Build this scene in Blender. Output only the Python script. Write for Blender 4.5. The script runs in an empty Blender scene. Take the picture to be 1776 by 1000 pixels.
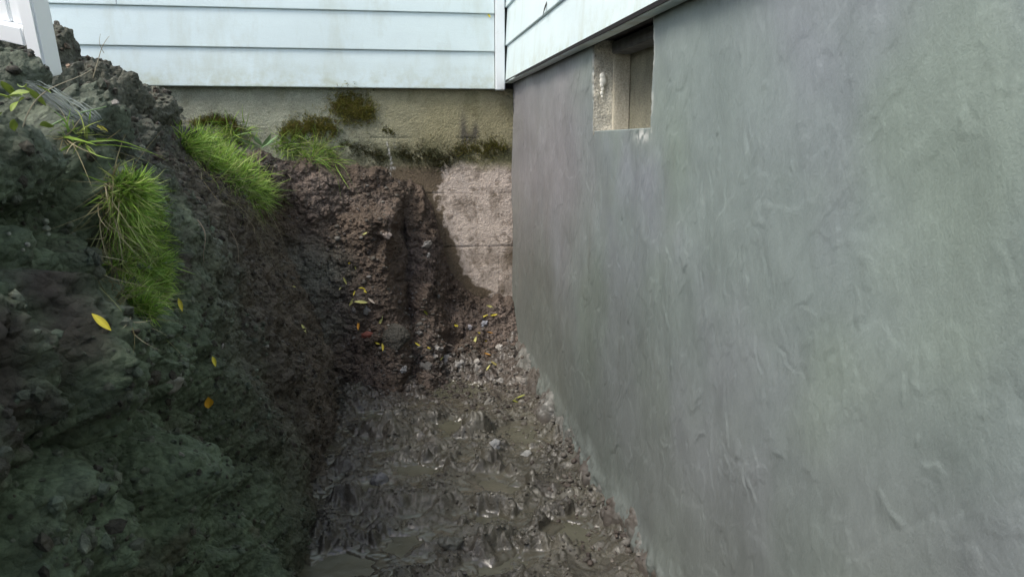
import bpy, bmesh, math, random
import numpy as np
from mathutils import Vector, Matrix

rad = math.radians
SC = bpy.context.scene
COL = SC.collection

# ------------------------------------------------------------------ camera, sky, sun, exposure
PITCH, YAW = rad(10.25), rad(8.75)
CAM = Vector((-0.62, 0.0, 1.08))
FPX = 1394.0                                   # focal length in pixels of a 1776 wide frame
cam_d = bpy.data.cameras.new('camera'); cam_d.sensor_width = 36.0
cam_d.lens = 36.0 * FPX / 1776.0
cam_d.clip_start = 0.02; cam_d.clip_end = 500
cam = bpy.data.objects.new('camera', cam_d); COL.objects.link(cam)
cam.location = CAM
cam.rotation_euler = (rad(90) - PITCH, 0, -YAW)
SC.camera = cam

SUN_EL, SUN_AZ = rad(52), rad(245)             # azimuth from +Y clockwise: behind the camera, over its left shoulder
W = bpy.data.worlds.new('World'); SC.world = W; W.use_nodes = True
wn, wl = W.node_tree.nodes, W.node_tree.links
bg = wn['Background']
sky = wn.new('ShaderNodeTexSky'); sky.sky_type = 'NISHITA'; sky.sun_disc = False
sky.sun_elevation = SUN_EL; sky.sun_rotation = SUN_AZ
sky.air_density = 1.0; sky.dust_density = 3.0; sky.ozone_density = 1.0
wl.new(sky.outputs[0], bg.inputs[0]); bg.inputs[1].default_value = 0.13
sd = bpy.data.lights.new('sun', 'SUN'); sd.energy = 1.25; sd.angle = rad(24); sd.color = (1.0, 0.97, 0.86)
sun = bpy.data.objects.new('sun', sd); COL.objects.link(sun)
sdir = Vector((math.sin(SUN_AZ) * math.cos(SUN_EL), math.cos(SUN_AZ) * math.cos(SUN_EL), math.sin(SUN_EL)))
sun.rotation_euler = sdir.to_track_quat('Z', 'Y').to_euler()
sun.location = (-3, -3, 6)
SC.cycles.use_denoising = True
SC.view_settings.view_transform = 'Standard'; SC.view_settings.look = 'None'
SC.view_settings.exposure = 1.2; SC.view_settings.gamma = 1.0

# ------------------------------------------------------------------ noise
rng = np.random.default_rng(7); random.seed(7)
PERM = rng.permutation(256).astype(np.int64); PERM = np.concatenate([PERM, PERM])
_g = rng.normal(size=(256, 3)); GR = (_g / np.linalg.norm(_g, axis=1)[:, None]).astype(np.float32)

def _h(i, j, k): return PERM[(PERM[(PERM[i & 255] + j) & 255] + k) & 255]

def perlin(p):
    p = np.asarray(p, np.float32); sh = p.shape[:-1]; p = p.reshape(-1, 3)
    i = np.floor(p).astype(np.int64); f = p - i; u = f * f * f * (f * (f * 6 - 15) + 10)
    out = np.zeros(len(p), np.float32)
    for a in (0, 1):
        wa = u[:, 0] if a else 1 - u[:, 0]
        for b in (0, 1):
            wb = wa * (u[:, 1] if b else 1 - u[:, 1])
            for c in (0, 1):
                wc = wb * (u[:, 2] if c else 1 - u[:, 2])
                g = GR[_h(i[:, 0] + a, i[:, 1] + b, i[:, 2] + c)]
                out += wc * ((f[:, 0] - a) * g[:, 0] + (f[:, 1] - b) * g[:, 1] + (f[:, 2] - c) * g[:, 2])
    return (out * 1.6).reshape(sh)

def fbm(p, o=5, gain=0.5, lac=2.03, ridge=False):
    p = np.asarray(p, np.float32); s = 0; a = 1.0; t = 0
    for k in range(o):
        n = perlin(p + 17.3 * k)
        s = s + a * ((1 - 2 * np.abs(n)) if ridge else n); t += a
        a *= gain; p = p * lac
    return s / t * 1.3

def worley(p, two=False):
    p = np.asarray(p, np.float32); sh = p.shape[:-1]; p = p.reshape(-1, 3)
    i = np.floor(p).astype(np.int64); f = p - i
    F1 = np.full(len(p), 9.0, np.float32); F2 = F1.copy(); ID = np.zeros(len(p), np.int64)
    for a in (-1, 0, 1):
        for b in (-1, 0, 1):
            for c in (-1, 0, 1):
                h = _h(i[:, 0] + a, i[:, 1] + b, i[:, 2] + c)
                r = (GR[h] * 0.5 + 0.5)
                dd = (a + r[:, 0] - f[:, 0])**2 + (b + r[:, 1] - f[:, 1])**2 + (c + r[:, 2] - f[:, 2])**2
                m = dd < F1
                F2 = np.where(m, F1, np.minimum(F2, dd)); ID = np.where(m, h, ID); F1 = np.where(m, dd, F1)
    F1 = np.sqrt(F1).reshape(sh)
    return (F1, np.sqrt(F2).reshape(sh), (ID / 255.0).reshape(sh)) if two else F1

def sstep(a, b, x):
    t = np.clip((x - a) / (b - a), 0, 1); return t * t * (3 - 2 * t)

def mixc(c1, c2, m):
    m = np.asarray(m)[..., None]; return np.asarray(c1) * (1 - m) + np.asarray(c2) * m

# ------------------------------------------------------------------ mesh helpers
def mesh_obj(name, V, F, mat, parent=None, col=None, smooth=True):
    V = np.asarray(V, np.float32).reshape(-1, 3); F = np.asarray(F, np.int32)
    me = bpy.data.meshes.new(name)
    n = F.shape[1]
    me.vertices.add(len(V)); me.vertices.foreach_set('co', V.ravel())
    me.loops.add(F.size); me.loops.foreach_set('vertex_index', F.ravel())
    me.polygons.add(len(F)); me.polygons.foreach_set('loop_start', np.arange(0, F.size, n, dtype=np.int32))
    me.polygons.foreach_set('loop_total', np.full(len(F), n, np.int32))
    me.polygons.foreach_set('use_smooth', np.full(len(F), smooth))
    me.update(calc_edges=True)
    if col is not None:
        c = np.ones((len(V), 4), np.float32); c[:, :3] = np.asarray(col, np.float32).reshape(-1, 3)
        ca = me.color_attributes.new('Col', 'FLOAT_COLOR', 'POINT'); ca.data.foreach_set('color', c.ravel())
    me.materials.append(mat)
    o = bpy.data.objects.new(name, me); COL.objects.link(o)
    if parent: o.parent = parent
    return o

def grid_faces(nu, nv, mask=None):
    i = np.arange(nu * nv).reshape(nu, nv)
    F = np.stack([i[:-1, :-1], i[1:, :-1], i[1:, 1:], i[:-1, 1:]], -1)
    return F[mask] if mask is not None else F.reshape(-1, 4)

def grid_obj(name, P, mat, parent=None, col=None, mask=None, flip=False):
    F = grid_faces(P.shape[0], P.shape[1], mask)
    if flip: F = F[:, ::-1]
    return mesh_obj(name, P, F, mat, parent, col)

def normals(P):
    du = np.gradient(P, axis=0); dv = np.gradient(P, axis=1)
    n = np.cross(du, dv); return n / (np.linalg.norm(n, axis=-1, keepdims=True) + 1e-9)

def boxes(name, L, mat, parent=None, bev=0.0):
    bm = bmesh.new()
    for (x0, x1, y0, y1, z0, z1) in L:
        r = bmesh.ops.create_cube(bm, size=1.0)
        for v in r['verts']:
            v.co = Vector((x0 + (v.co.x + .5) * (x1 - x0), y0 + (v.co.y + .5) * (y1 - y0), z0 + (v.co.z + .5) * (z1 - z0)))
    if bev: bmesh.ops.bevel(bm, geom=bm.edges[:], offset=bev, segments=2, affect='EDGES')
    me = bpy.data.meshes.new(name); bm.to_mesh(me); bm.free(); me.materials.append(mat)
    o = bpy.data.objects.new(name, me); COL.objects.link(o)
    if parent: o.parent = parent
    return o

def tag(o, label=None, cat=None, group=None, kind=None):
    if label: o['label'] = label
    if cat: o['category'] = cat
    if group: o['group'] = group
    if kind: o['kind'] = kind
    return o

def empty(name, loc=(0, 0, 0)):
    o = bpy.data.objects.new(name, None); o.location = loc; o.empty_display_size = .05; COL.objects.link(o); return o

# ------------------------------------------------------------------ materials
def material(name, col=None, rough=.7, spec=.5, bumps=(), var=(), attr=False, rough_var=None, coat=0.0, trans=0.0, stain=None):
    """bumps: (scale, distance, kind[, stretch]); var: (scale, lo, hi[, stretch]) multiplies the colour"""
    m = bpy.data.materials.new(name); m.use_nodes = True
    N, L = m.node_tree.nodes, m.node_tree.links
    b = N['Principled BSDF']; tc = N.new('ShaderNodeTexCoord')
    def vec(st):
        if not st: return tc.outputs['Object']
        mp = N.new('ShaderNodeMapping'); mp.inputs['Scale'].default_value = st; L.new(tc.outputs['Object'], mp.inputs[0]); return mp.outputs[0]
    if attr:
        a = N.new('ShaderNodeVertexColor'); a.layer_name = 'Col'; c = a.outputs[0]
    else:
        r = N.new('ShaderNodeRGB'); r.outputs[0].default_value = (*col, 1); c = r.outputs[0]
    def ntex(sc, det, st, rg=.6):
        n = N.new('ShaderNodeTexNoise'); n.inputs['Scale'].default_value = sc; n.inputs['Detail'].default_value = det
        n.inputs['Roughness'].default_value = rg; L.new(vec(st), n.inputs['Vector']); return n
    def mul(c, fac_lo, fac_hi, src, lo=.3, hi=.7):
        mr = N.new('ShaderNodeMapRange'); mr.inputs[1].default_value = lo; mr.inputs[2].default_value = hi
        mr.inputs[3].default_value = fac_lo; mr.inputs[4].default_value = fac_hi; L.new(src, mr.inputs[0])
        mx = N.new('ShaderNodeVectorMath'); mx.operation = 'SCALE'; L.new(c, mx.inputs[0]); L.new(mr.outputs[0], mx.inputs['Scale']); return mx.outputs[0]
    for v in var:
        c = mul(c, v[1], v[2], ntex(v[0], 5, v[3] if len(v) > 3 else None).outputs[0])
    if stain:      # (scale, colour, threshold lo, hi, stretch)
        for (sc, sc_col, lo, hi, st) in stain:
            mr = N.new('ShaderNodeMapRange'); mr.inputs[1].default_value = lo; mr.inputs[2].default_value = hi
            L.new(ntex(sc, 6, st, .65).outputs[0], mr.inputs[0])
            mx = N.new('ShaderNodeMix'); mx.data_type = 'RGBA'; L.new(mr.outputs[0], mx.inputs[0]); L.new(c, mx.inputs[6]); mx.inputs[7].default_value = (*sc_col, 1)
            c = mx.outputs[2]
    L.new(c, b.inputs['Base Color'])
    b.inputs['Roughness'].default_value = rough
    if rough_var:
        mr = N.new('ShaderNodeMapRange'); mr.inputs[1].default_value = .35; mr.inputs[2].default_value = .65
        mr.inputs[3].default_value = rough_var[1]; mr.inputs[4].default_value = rough_var[2]
        L.new(ntex(rough_var[0], 5, None).outputs[0], mr.inputs[0]); L.new(mr.outputs[0], b.inputs['Roughness'])
    b.inputs['Specular IOR Level'].default_value = spec
    if coat: b.inputs['Coat Weight'].default_value = coat; b.inputs['Coat Roughness'].default_value = .14
    prev = None
    for bp in bumps:
        st = bp[3] if len(bp) > 3 else None
        if bp[2] == 'v':
            t = N.new('ShaderNodeTexVoronoi'); t.inputs['Scale'].default_value = bp[0]; L.new(vec(st), t.inputs['Vector']); src = t.outputs['Distance']
        else:
            src = ntex(bp[0], 8, st, .65).outputs[0]
        bn = N.new('ShaderNodeBump'); bn.inputs['Strength'].default_value = 1; bn.inputs['Distance'].default_value = bp[1]
        L.new(src, bn.inputs['Height'])
        if prev: L.new(prev, bn.inputs['Normal'])
        prev = bn.outputs[0]
    if prev: L.new(prev, b.inputs['Normal'])
    if trans:
        tr = N.new('ShaderNodeBsdfTranslucent'); L.new(c, tr.inputs[0]); ms = N.new('ShaderNodeMixShader'); ms.inputs[0].default_value = trans
        L.new(b.outputs[0], ms.inputs[1]); L.new(tr.outputs[0], ms.inputs[2]); L.new(ms.outputs[0], N['Material Output'].inputs[0])
    return m

M = {}
M['soil'] = material('soil', rough=.75, spec=.35, attr=True, bumps=((38, .012, 'n'), (150, .007, 'n'), (90, -.006, 'v')), var=((9, .75, 1.3), (60, .7, 1.35)), rough_var=(14, .5, .95))
M['mud'] = material('wet_mud', rough=.3, spec=.6, attr=True, bumps=((35, .005, 'n'), (120, .0035, 'n'), (300, .0010, 'n')), var=((7, .8, 1.2), (50, .85, 1.15)), rough_var=(30, .20, .50), coat=.22)
def wet_mud_nodes(m):
    N, L = m.node_tree.nodes, m.node_tree.links; b = N['Principled BSDF']
    a = N.new('ShaderNodeAttribute'); a.attribute_name = 'wet'
    inv = N.new('ShaderNodeMath'); inv.operation = 'MULTIPLY_ADD'; inv.inputs[1].default_value = -.9; inv.inputs[2].default_value = 1.0; L.new(a.outputs['Fac'], inv.inputs[0])
    for n in N:
        if n.type == 'BUMP': L.new(inv.outputs[0], n.inputs['Strength'])
    old = b.inputs['Roughness'].links[0].from_socket
    mx = N.new('ShaderNodeMix'); mx.data_type = 'FLOAT'; L.new(a.outputs['Fac'], mx.inputs[0]); L.new(old, mx.inputs[2]); mx.inputs[3].default_value = .10
    L.new(mx.outputs[0], b.inputs['Roughness'])
wet_mud_nodes(M['mud'])
M['water'] = material('muddy_water', (.105, .102, .074), rough=.06, spec=.5, bumps=((11, .0035, 'n'), (40, .0008, 'n')), var=((6, .8, 1.2),))
M['plaster'] = material('parging', rough=.5, spec=.45, attr=True, bumps=((45, .0016, 'n', (1, 1, .5)), (240, .0008, 'n')), var=((5, .92, 1.08), (16, .94, 1.06), (40, .96, 1.04, (1, 1, .5)), (220, .94, 1.06)), rough_var=(5, .42, .62))
M['block'] = material('block_masonry', rough=.9, spec=.2, attr=True, bumps=((260, .004, 'n'), (120, .002, 'v')), var=((14, .85, 1.15), (240, .62, 1.4)))
M['siding'] = material('painted_siding', (.64, .745, .765), rough=.42, spec=.4, bumps=((30, .0012, 'n', (.3, .3, 1)), (400, .0004, 'n')), var=((2.2, .92, 1.04), (240, .97, 1.03)),
                       stain=((9, (.50, .56, .52), .50, .85, (1, 1, .35)), (70, (.33, .35, .28), .69, .86, None)))
def grime(m):
    N, L = m.node_tree.nodes, m.node_tree.links; b = N['Principled BSDF']; src = b.inputs['Base Color'].links[0].from_socket
    tc = N.new('ShaderNodeTexCoord'); sp = N.new('ShaderNodeSeparateXYZ'); L.new(tc.outputs['Object'], sp.inputs[0])
    mr = N.new('ShaderNodeMapRange'); mr.inputs[1].default_value = 1.46; mr.inputs[2].default_value = 1.33; L.new(sp.outputs['Z'], mr.inputs[0])
    n = N.new('ShaderNodeTexNoise'); n.inputs['Scale'].default_value = 16; n.inputs['Detail'].default_value = 8; n.inputs['Roughness'].default_value = .7; L.new(tc.outputs['Object'], n.inputs['Vector'])
    m2 = N.new('ShaderNodeMapRange'); m2.inputs[1].default_value = .42; m2.inputs[2].default_value = .72; L.new(n.outputs[0], m2.inputs[0])
    mu = N.new('ShaderNodeMath'); mu.operation = 'MULTIPLY'; L.new(mr.outputs[0], mu.inputs[0]); L.new(m2.outputs[0], mu.inputs[1])
    mx = N.new('ShaderNodeMix'); mx.data_type = 'RGBA'; L.new(mu.outputs[0], mx.inputs[0]); L.new(src, mx.inputs[6]); mx.inputs[7].default_value = (.42, .45, .33, 1); L.new(mx.outputs[2], b.inputs['Base Color'])
grime(M['siding'])
M['trim'] = material('painted_trim', (.76, .80, .82), rough=.4, spec=.4, bumps=((60, .0006, 'n'),), stain=((20, (.5, .52, .48), .6, .9, None),))
M['dark'] = material('weathered_board', (.045, .042, .04), rough=.85, spec=.2, bumps=((60, .002, 'n', (1, .15, 1)),), var=((20, .6, 1.5),))
M['joint_shade'] = material('joint_and_shade_black', (.015, .014, .014), rough=.8, spec=.2)  # black for the siding joint and the painted shadow gap under the siding
M['vinyl'] = material('white_vinyl', (.88, .9, .91), rough=.35, spec=.5, stain=((18, (.5, .5, .42), .62, .9, None),))
M['white'] = material('dried_paint', (.78, .77, .70), rough=.4, spec=.5)
M['stone'] = material('stone', rough=.6, spec=.4, attr=True, bumps=((80, .003, 'n'), (300, .001, 'n')), var=((30, .75, 1.2), (160, .85, 1.15)))
M['blade'] = material('grass_blade', rough=.5, spec=.35, attr=True, trans=.3)
M['fibre'] = material('dry_fibre', rough=.8, spec=.2, attr=True)
M['leaf'] = material('fallen_leaf', rough=.5, spec=.4, attr=True, trans=.15, var=((60, .85, 1.15),), bumps=((150, .0006, 'n'),))
M['lawn'] = material('lawn', (.05, .09, .025), rough=.9, bumps=((60, .02, 'n'),), var=((3, .6, 1.4), (60, .5, 1.4)))

# ------------------------------------------------------------------ ground: far lawn sheets around the trench
def sheet(name, x0, x1, y0, y1, z, mat):
    return mesh_obj(name, [(x0, y0, z), (x1, y0, z), (x1, y1, z), (x0, y1, z)], [(0, 1, 2, 3)], mat)
g = mesh_obj('ground', [(-90, -90, .93), (90, -90, .93), (90, -2.55, .93), (-2.5, -2.55, .93), (-90, -2.55, .93), (-2.5, 90, .93), (-90, 90, .93),
                        (-2.5, -2.55, -.3), (1, -2.55, -.3), (1, -2.55, .93)],
             [(0, 1, 2, 3), (0, 3, 4, 4), (4, 3, 5, 6), (3, 9, 8, 7)][0:1] + [(4, 3, 5, 6), (3, 9, 8, 7)], M['lawn'], smooth=False)
tag(g, kind='structure')
mesh = g.data
bm = bmesh.new(); bm.from_mesh(mesh); bm.verts.ensure_lookup_table()
bm.faces.new([bm.verts[k] for k in (0, 3, 4)]); bm.to_mesh(mesh); bm.free()

# ------------------------------------------------------------------ left bank: one sheet from the trench foot up the cut, over the lip and the spoil
Ys = np.concatenate([np.linspace(-2.7, .55, 60, endpoint=False), np.arange(.55, 4.03, .0040)])
ctrl_y = np.array([-2.7, .6, 1.0, 1.4, 1.9, 2.3, 2.6, 2.9, 3.3, 3.7, 4.1])
def row(*a): return np.interp(Ys, ctrl_y, a)
CT = [  # x, z per station along the trench
    (row(-.72, -.72, -.72, -.72, -.72, -.72, -.72, -.72, -.72, -.70, -.68), row(*[-.14] * 11)),
    (row(-.84, -.84, -.84, -.85, -.86, -.86, -.86, -.85, -.84, -.84, -.86), row(*[.0] * 11)),
    (row(-.92, -.92, -.92, -.92, -.92, -.93, -.93, -.92, -.90, -.93, -1.0), row(*[.22] * 11)),
    (row(-.96, -.95, -.95, -.97, -.98, -.99, -1.0, -1.0, -1.0, -1.04, -1.12), row(*[.48] * 11)),
    (row(-1.0, -.98, -.98, -1.0, -1.03, -1.06, -1.07, -1.08, -1.08, -1.10, -1.2), row(.72, .72, .72, .7, .7, .7, .7, .7, .7, .7, .7)),
    (row(-1.0, -1.0, -1.0, -1.02, -1.08, -1.12, -1.12, -1.10, -1.08, -1.08, -1.22), row(.9, .9, .9, .88, .88, .88, .88, .86, .86, .86, .85)),
    (row(-1.06, -1.05, -1.05, -1.06, -1.10, -1.15, -1.17, -1.14, -1.10, -1.10, -1.2), row(1.0, 1.04, 1.06, 1.0, .98, .98, 1.0, .98, .96, .955, .96)),
    (row(-1.2, -1.15, -1.13, -1.15, -1.2, -1.24, -1.25, -1.25, -1.22, -1.2, -1.22), row(1.05, 1.10, 1.13, 1.08, 1.03, 1.04, 1.09, 1.04, 1.0, 1.0, 1.01)),
    (row(-1.35, -1.28, -1.25, -1.27, -1.34, -1.32, -1.30, -1.34, -1.38, -1.38, -1.38), row(1.05, 1.16, 1.19, 1.18, 1.10, 1.18, 1.24, 1.14, 1.05, 1.06, 1.09)),
    (row(*[-1.50] * 11), row(1.1, 1.25, 1.26, 1.24, 1.15, 1.24, 1.27, 1.20, 1.12, 1.10, 1.13)),
    (row(*[-1.72] * 11), row(1.1, 1.3, 1.34, 1.32, 1.26, 1.34, 1.42, 1.44, 1.38, 1.24, 1.16)),
    (row(*[-2.05] * 11), row(1.0, 1.3, 1.35, 1.34, 1.34, 1.45, 1.54, 1.60, 1.62, 1.50, 1.30)),
    (row(*[-2.7] * 11), row(*[.9] * 11)),
]
cx = np.stack([c[0] for c in CT], 1); cz = np.stack([c[1] for c in CT], 1)
seg = np.array([.15, .23, .27, .25, .18, .1, .1, .15, .2, .25, .42, .9]); t0 = np.concatenate([[0], np.cumsum(seg)])
NV = 640
tv = np.concatenate([np.linspace(0, t0[-2], NV), np.linspace(t0[-2], t0[-1], 40)[1:]])
BX = np.stack([np.interp(tv, t0, r) for r in cx]); BZ = np.stack([np.interp(tv, t0, r) for r in cz])
def smooth_v(A, k=31):
    pad = np.pad(A, ((0, 0), (k // 2, k // 2)), mode='edge'); c = np.cumsum(np.pad(pad, ((0, 0), (1, 0))), 1); return (c[:, k:] - c[:, :-k]) / k
BX, BZ = smooth_v(BX), smooth_v(BZ)
P = np.stack([BX, np.broadcast_to(Ys[:, None], BX.shape), BZ], -1).astype(np.float32)
Nn = -normals(P)
Nn = np.where((Nn[..., 0:1] + Nn[..., 2:3]) < 0, -Nn, Nn)
def earth(P, Nn, near, seed=0.0, amp=1.0):
    """clods, crumbs and cracks pushed out along the surface normal; returns displaced points and a height signal"""
    Q = P + seed
    warp = np.stack([fbm(Q * 7 + 3, 4, .6), fbm(Q * 7 + 30, 4, .6), fbm(Q * 7 + 60, 4, .6)], -1) * .045
    big = fbm(Q * 2.3, 4)
    F1, F2, ID = worley((Q + warp) * np.array([5.2, 5.2, 6.2]), True)
    clod = ((1 - np.clip(F1, 0, 1)**1.5) * .7 + .5 * np.clip((F2 - F1) * 3, 0, 1)) * (.4 + .9 * ID)
    F1b, F2b, IDb = worley((Q + warp * .5) * 19, True)
    crumb = ((1 - np.clip(F1b, 0, 1)**1.3) * .7 + .4 * np.clip((F2b - F1b) * 3, 0, 1)) * (.3 + IDb)
    F1c, F2c, IDc = worley(Q * 52, True)
    grit = (1 - np.clip(F1c, 0, 1)**2) * (.2 + IDc)
    rid = fbm(Q * np.array([9, 9, 16.]), 4, ridge=True)
    patch = sstep(-.25, .3, fbm(Q * 3.1 + 9, 3))
    h = .05 * big + near * .115 * (clod - .6) + (.35 + .65 * near) * .026 * patch * (crumb - .5) + .016 * (grit - .5) * (.5 + .5 * patch) + .014 * rid + .028 * fbm(Q * np.array([14, 14, 14]) + 5, 6, gain=.68)
    h = h * amp
    return P + Nn * h[..., None], h, big, patch, ID
near = np.clip(sstep(1.9, 1.3, P[..., 1]) * .8 + .25 + .6 * sstep(1.0, 1.12, P[..., 2]) * sstep(3.9, 3.3, P[..., 1]), 0, 1)
PB, hB, bigB, patchB, IDB = earth(P, Nn, near)
# hollow scooped beneath the turf at the far end of the lip, and left of the hanging turf
def dent(PB, c, r, d, ax=0):
    q = ((PB - np.array(c)) / np.array(r)); w = np.exp(-(q**2).sum(-1)); PB[..., ax] -= w * d; return PB
PB = dent(PB, (-1.1, 3.35, .80), (.3, .25, .09), .07)
PB = dent(PB, (-.9, 3.6, .13), (.3, .16, .10), .12)
PB = dent(PB, (-1.1, 1.42, .86), (.3, .09, .12), .05)
PB = dent(PB, (-.95, 1.8, .45), (.3, .12, .16), -.05)
PB = dent(PB, (-1.0, 1.15, .72), (.3, .3, .03), .06)
for (c_, r_, d_) in (((-1.0, 1.28, .90), (.3, .07, .05), .07), ((-1.0, 1.05, .98), (.3, .09, .025), .06), ((-1.0, 1.45, .55), (.3, .10, .03), .05), ((-1.0, 1.62, .42), (.3, .05, .10), .05),
                     ((-1.0, 1.25, .80), (.3, .10, .07), -.035), ((-1.0, 1.55, .68), (.3, .12, .06), -.04), ((-1.0, 2.1, .6), (.3, .12, .16), -.03), ((-1.0, 2.35, .42), (.3, .05, .16), .04), ((-1.0, 1.2, .62), (.3, .09, .05), -.04), ((-1.0, 1.05, 1.07), (.3, .07, .05), -.05), ((-1.0, 1.9, .25), (.3, .1, .08), .04)):
    PB = dent(PB, c_, r_, d_)
q = PB.astype(np.float32)
grey = sstep(2.6, 1.2, q[..., 1] + .5 * fbm(q * 2.2 + 5, 3))
up = sstep(.98, 1.1, q[..., 2])
dark = np.array([.075, .067, .052]); clay = np.array([.108, .142, .088]); loam = np.array([.055, .045, .038])
cB = mixc(mixc(dark, clay, grey), loam, sstep(.1, .7, fbm(q * 5 + 2, 4))); cB = mixc(cB, np.array([.105, .084, .064]), sstep(1.9, 3.0, q[..., 1]) * .8)
cB = mixc(cB, np.array([.105, .120, .095]), up * .6)
cB = cB * (1 + .22 * fbm(q * 14 + 40, 3))[..., None]
cB = mixc(cB, np.array([.10, .085, .06]), .5 * sstep(.45, .7, fbm(q * 8 + 70, 3)))
bank = grid_obj('soil_bank', PB, M['soil'], col=np.clip(cB, .012, .3)); tag(bank, kind='structure')

# ------------------------------------------------------------------ soil left standing against the end foundation wall
xs = np.arange(-1.42, .015, .0036); vs = np.linspace(0, 1, 420)
zt = np.interp(xs, [-1.42, -1.2, -1.0, -.82, -.66, -.6, -.52, -.45, -.41, -.37, -.33, -.28, -.22, -.12, 0], [1.05, 1.03, 1.0, .985, .965, .90, .90, .875, .78, .62, .46, .37, .33, .31, .30])
zt = zt + .045 * perlin(np.stack([xs * 9, xs * 0, xs * 0], -1)) + .02 * perlin(np.stack([xs * 31, xs * 0, xs * 0], -1))
Z = -.12 + (zt[:, None] + .12) * vs[None]
X = np.broadcast_to(xs[:, None], Z.shape)
below = (zt[:, None] - Z)
left_th = np.interp(X, [-1.42, -1.1, -.8, -.6, -.5, -.35, 0], [.30, .26, .14, .10, .02, .01, .0])
T = left_th + np.interp(below, [0, .04, .15, .5, .8, 1.1], [-.02, .03, .075, .16, .27, .44]) 
T = T + np.interp(Z, [0, .12, .3, .5], [.22, .12, .02, 0]) * sstep(-.8, -.4, X)
def butt(xc, wl, wr, ztop, th):
    wx = sstep(xc - wl, xc, X) * sstep(xc + wr, xc + wr * .55, X); return th * wx * sstep(ztop, ztop - .12, Z)
T = T + butt(-.68 + .03 * np.sin(Z * 9), .2, .12, .86, .12) * (1 + .5 * perlin(np.stack([X * 5, Z * 5, Z * 0], -1))) + butt(-.46, .06, .12, .60, .05)
wob = .030 * perlin(np.stack([X * 0, Z * 4.5, Z * 0], -1)) + .008 * perlin(np.stack([X * 0, Z * 22, Z * 0], -1))
T = T + .035 * fbm(np.stack([X * 7, Z * 7, Z * 0], -1) + 3, 5, .6) 
T = T - .055 * np.exp(-((X + .545 + wob + .03 * (Z - .5)) / (.007 + .012 * sstep(.9, .4, Z)))**2) * sstep(.88, .7, Z) * sstep(.12, .3, Z)
Pb = np.stack([X, 4.0 - T, Z], -1).astype(np.float32)
Nb = normals(Pb); Nb = np.where(Nb[..., 1:2] > 0, -Nb, Nb)
thin = sstep(.0, .08, T)
PE, hE, bE, pE, iE = earth(Pb, Nb, .20 + .25 * sstep(.3, .1, Z), 11.0, .66)
PE = Pb + (PE - Pb) * (.45 + .55 * thin)[..., None]
q = PE
brown = np.array([.105, .078, .060]); pur = np.array([.150, .118, .100]); gy = np.array([.140, .138, .115])
cE = mixc(brown, pur, sstep(-.2, .5, fbm(q * 4 + 3, 4)))
cE = mixc(cE, gy, sstep(-.7, -1.0, q[..., 0] + .15 * fbm(q * 4, 3)) * sstep(.75, .5, q[..., 2]))
cE = mixc(cE, np.array([.075, .056, .044]), sstep(.2, .6, fbm(q * 7 + 31, 3)) * .5)
cE = cE * (1 + .2 * fbm(q * 18 + 4, 3))[..., None]
endsoil = grid_obj('soil_slope', PE, M['soil'], col=np.clip(cE, .01, .3)); tag(endsoil, kind='structure')

# ------------------------------------------------------------------ trench floor of churned wet mud
fx = np.arange(-1.02, .03, .0035); fy = np.concatenate([np.linspace(-2.6, 1.4, 120, endpoint=False), np.arange(1.4, 4.02, .0042)])
FX, FY = np.meshgrid(fx, fy, indexing='ij')
Q = np.stack([FX, FY, FX * 0], -1).astype(np.float32)
w1 = np.stack([perlin(Q * 5 + 1), perlin(Q * 5 + 21), FX * 0], -1) * .09
w2 = np.stack([perlin(Q * 16 + 1), perlin(Q * 16 + 21), FX * 0], -1) * .02
lump = fbm((Q + w1 * .5) * 4.2, 4)
smoothm = sstep(-.1, .4, fbm(Q * 2.4 + 50, 3))        # calmer patches
rough_far = sstep(2.9, 3.5, FY)
def dome(F, k=1.0): return np.sqrt(np.clip(1 - (F * k)**2, 0, 1))
fA, fB_, fI = worley((Q + w2 * 1.5 + w1 * .3) * np.array([10, 11, 1]) + 5, True)
fC, fD, fJ = worley((Q + w2 * .8) * 27 + 5, True)
fold = fbm((Q + w1 + w2 * 1.6) * np.array([9.5, 10, 1.]), 4, ridge=True)
med = fbm((Q + w1 * .4 + w2) * np.array([8.5, 10, 1]) + 3, 3, .45)
def soft(F): return np.clip(1 - F**2, 0, 1)**1.3
H = .013 + .030 * lump + .024 * med * (1 - .5 * smoothm) + .030 * soft(fA) * sstep(0, .35, fB_ - fA) * sstep(.3, .6, fI) * (.3 + fI) * (1 - .7 * smoothm) + .013 * soft(fC) * sstep(0, .3, fD - fC) * (.2 + fJ) * (1 - .7 * smoothm)
gA, gB, gI = worley((Q + w2 * .5) * 46 + 9, True); dry_ = sstep(-.25, .25, fbm(Q * 5 + 33, 4))
H = H + .010 * (1 - np.clip(gA, 0, 1)**1.4) * (.2 + gI) * dry_ + .006 * np.clip(fold - .35, 0, 1) + .017 * fbm((Q + w2 * .6) * 17, 6, .62) * (1 - .55 * smoothm) + .0012 * fbm(Q * 110, 2)
H = H + .012 * sstep(2.7, 3.1, FY) * fbm(Q * 30 + 7, 4, .65)
H = H + .025 * sstep(-.14, 0, FX) - .02 * sstep(-.76, -.90, FX) + .13 * np.clip((FY - 3.45) / .5, 0, 1)**1.3 + .03 * sstep(2.9, 3.3, FY) * sstep(-.5, -.8, FX)
WX = FX + .045 * fbm(Q * 9 + 70, 4, .6); WY = FY + .06 * fbm(Q * 9 + 90, 4, .6)
def pit(x, y, rx, ry, d):
    global H
    r = ((WX - x) / rx)**2 + ((WY - y) / ry)**2; H = H - d * np.exp(-r**1.5); H = H + .12 * d * np.exp(-(np.sqrt(r) - 1.45)**2 / .08)
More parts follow.
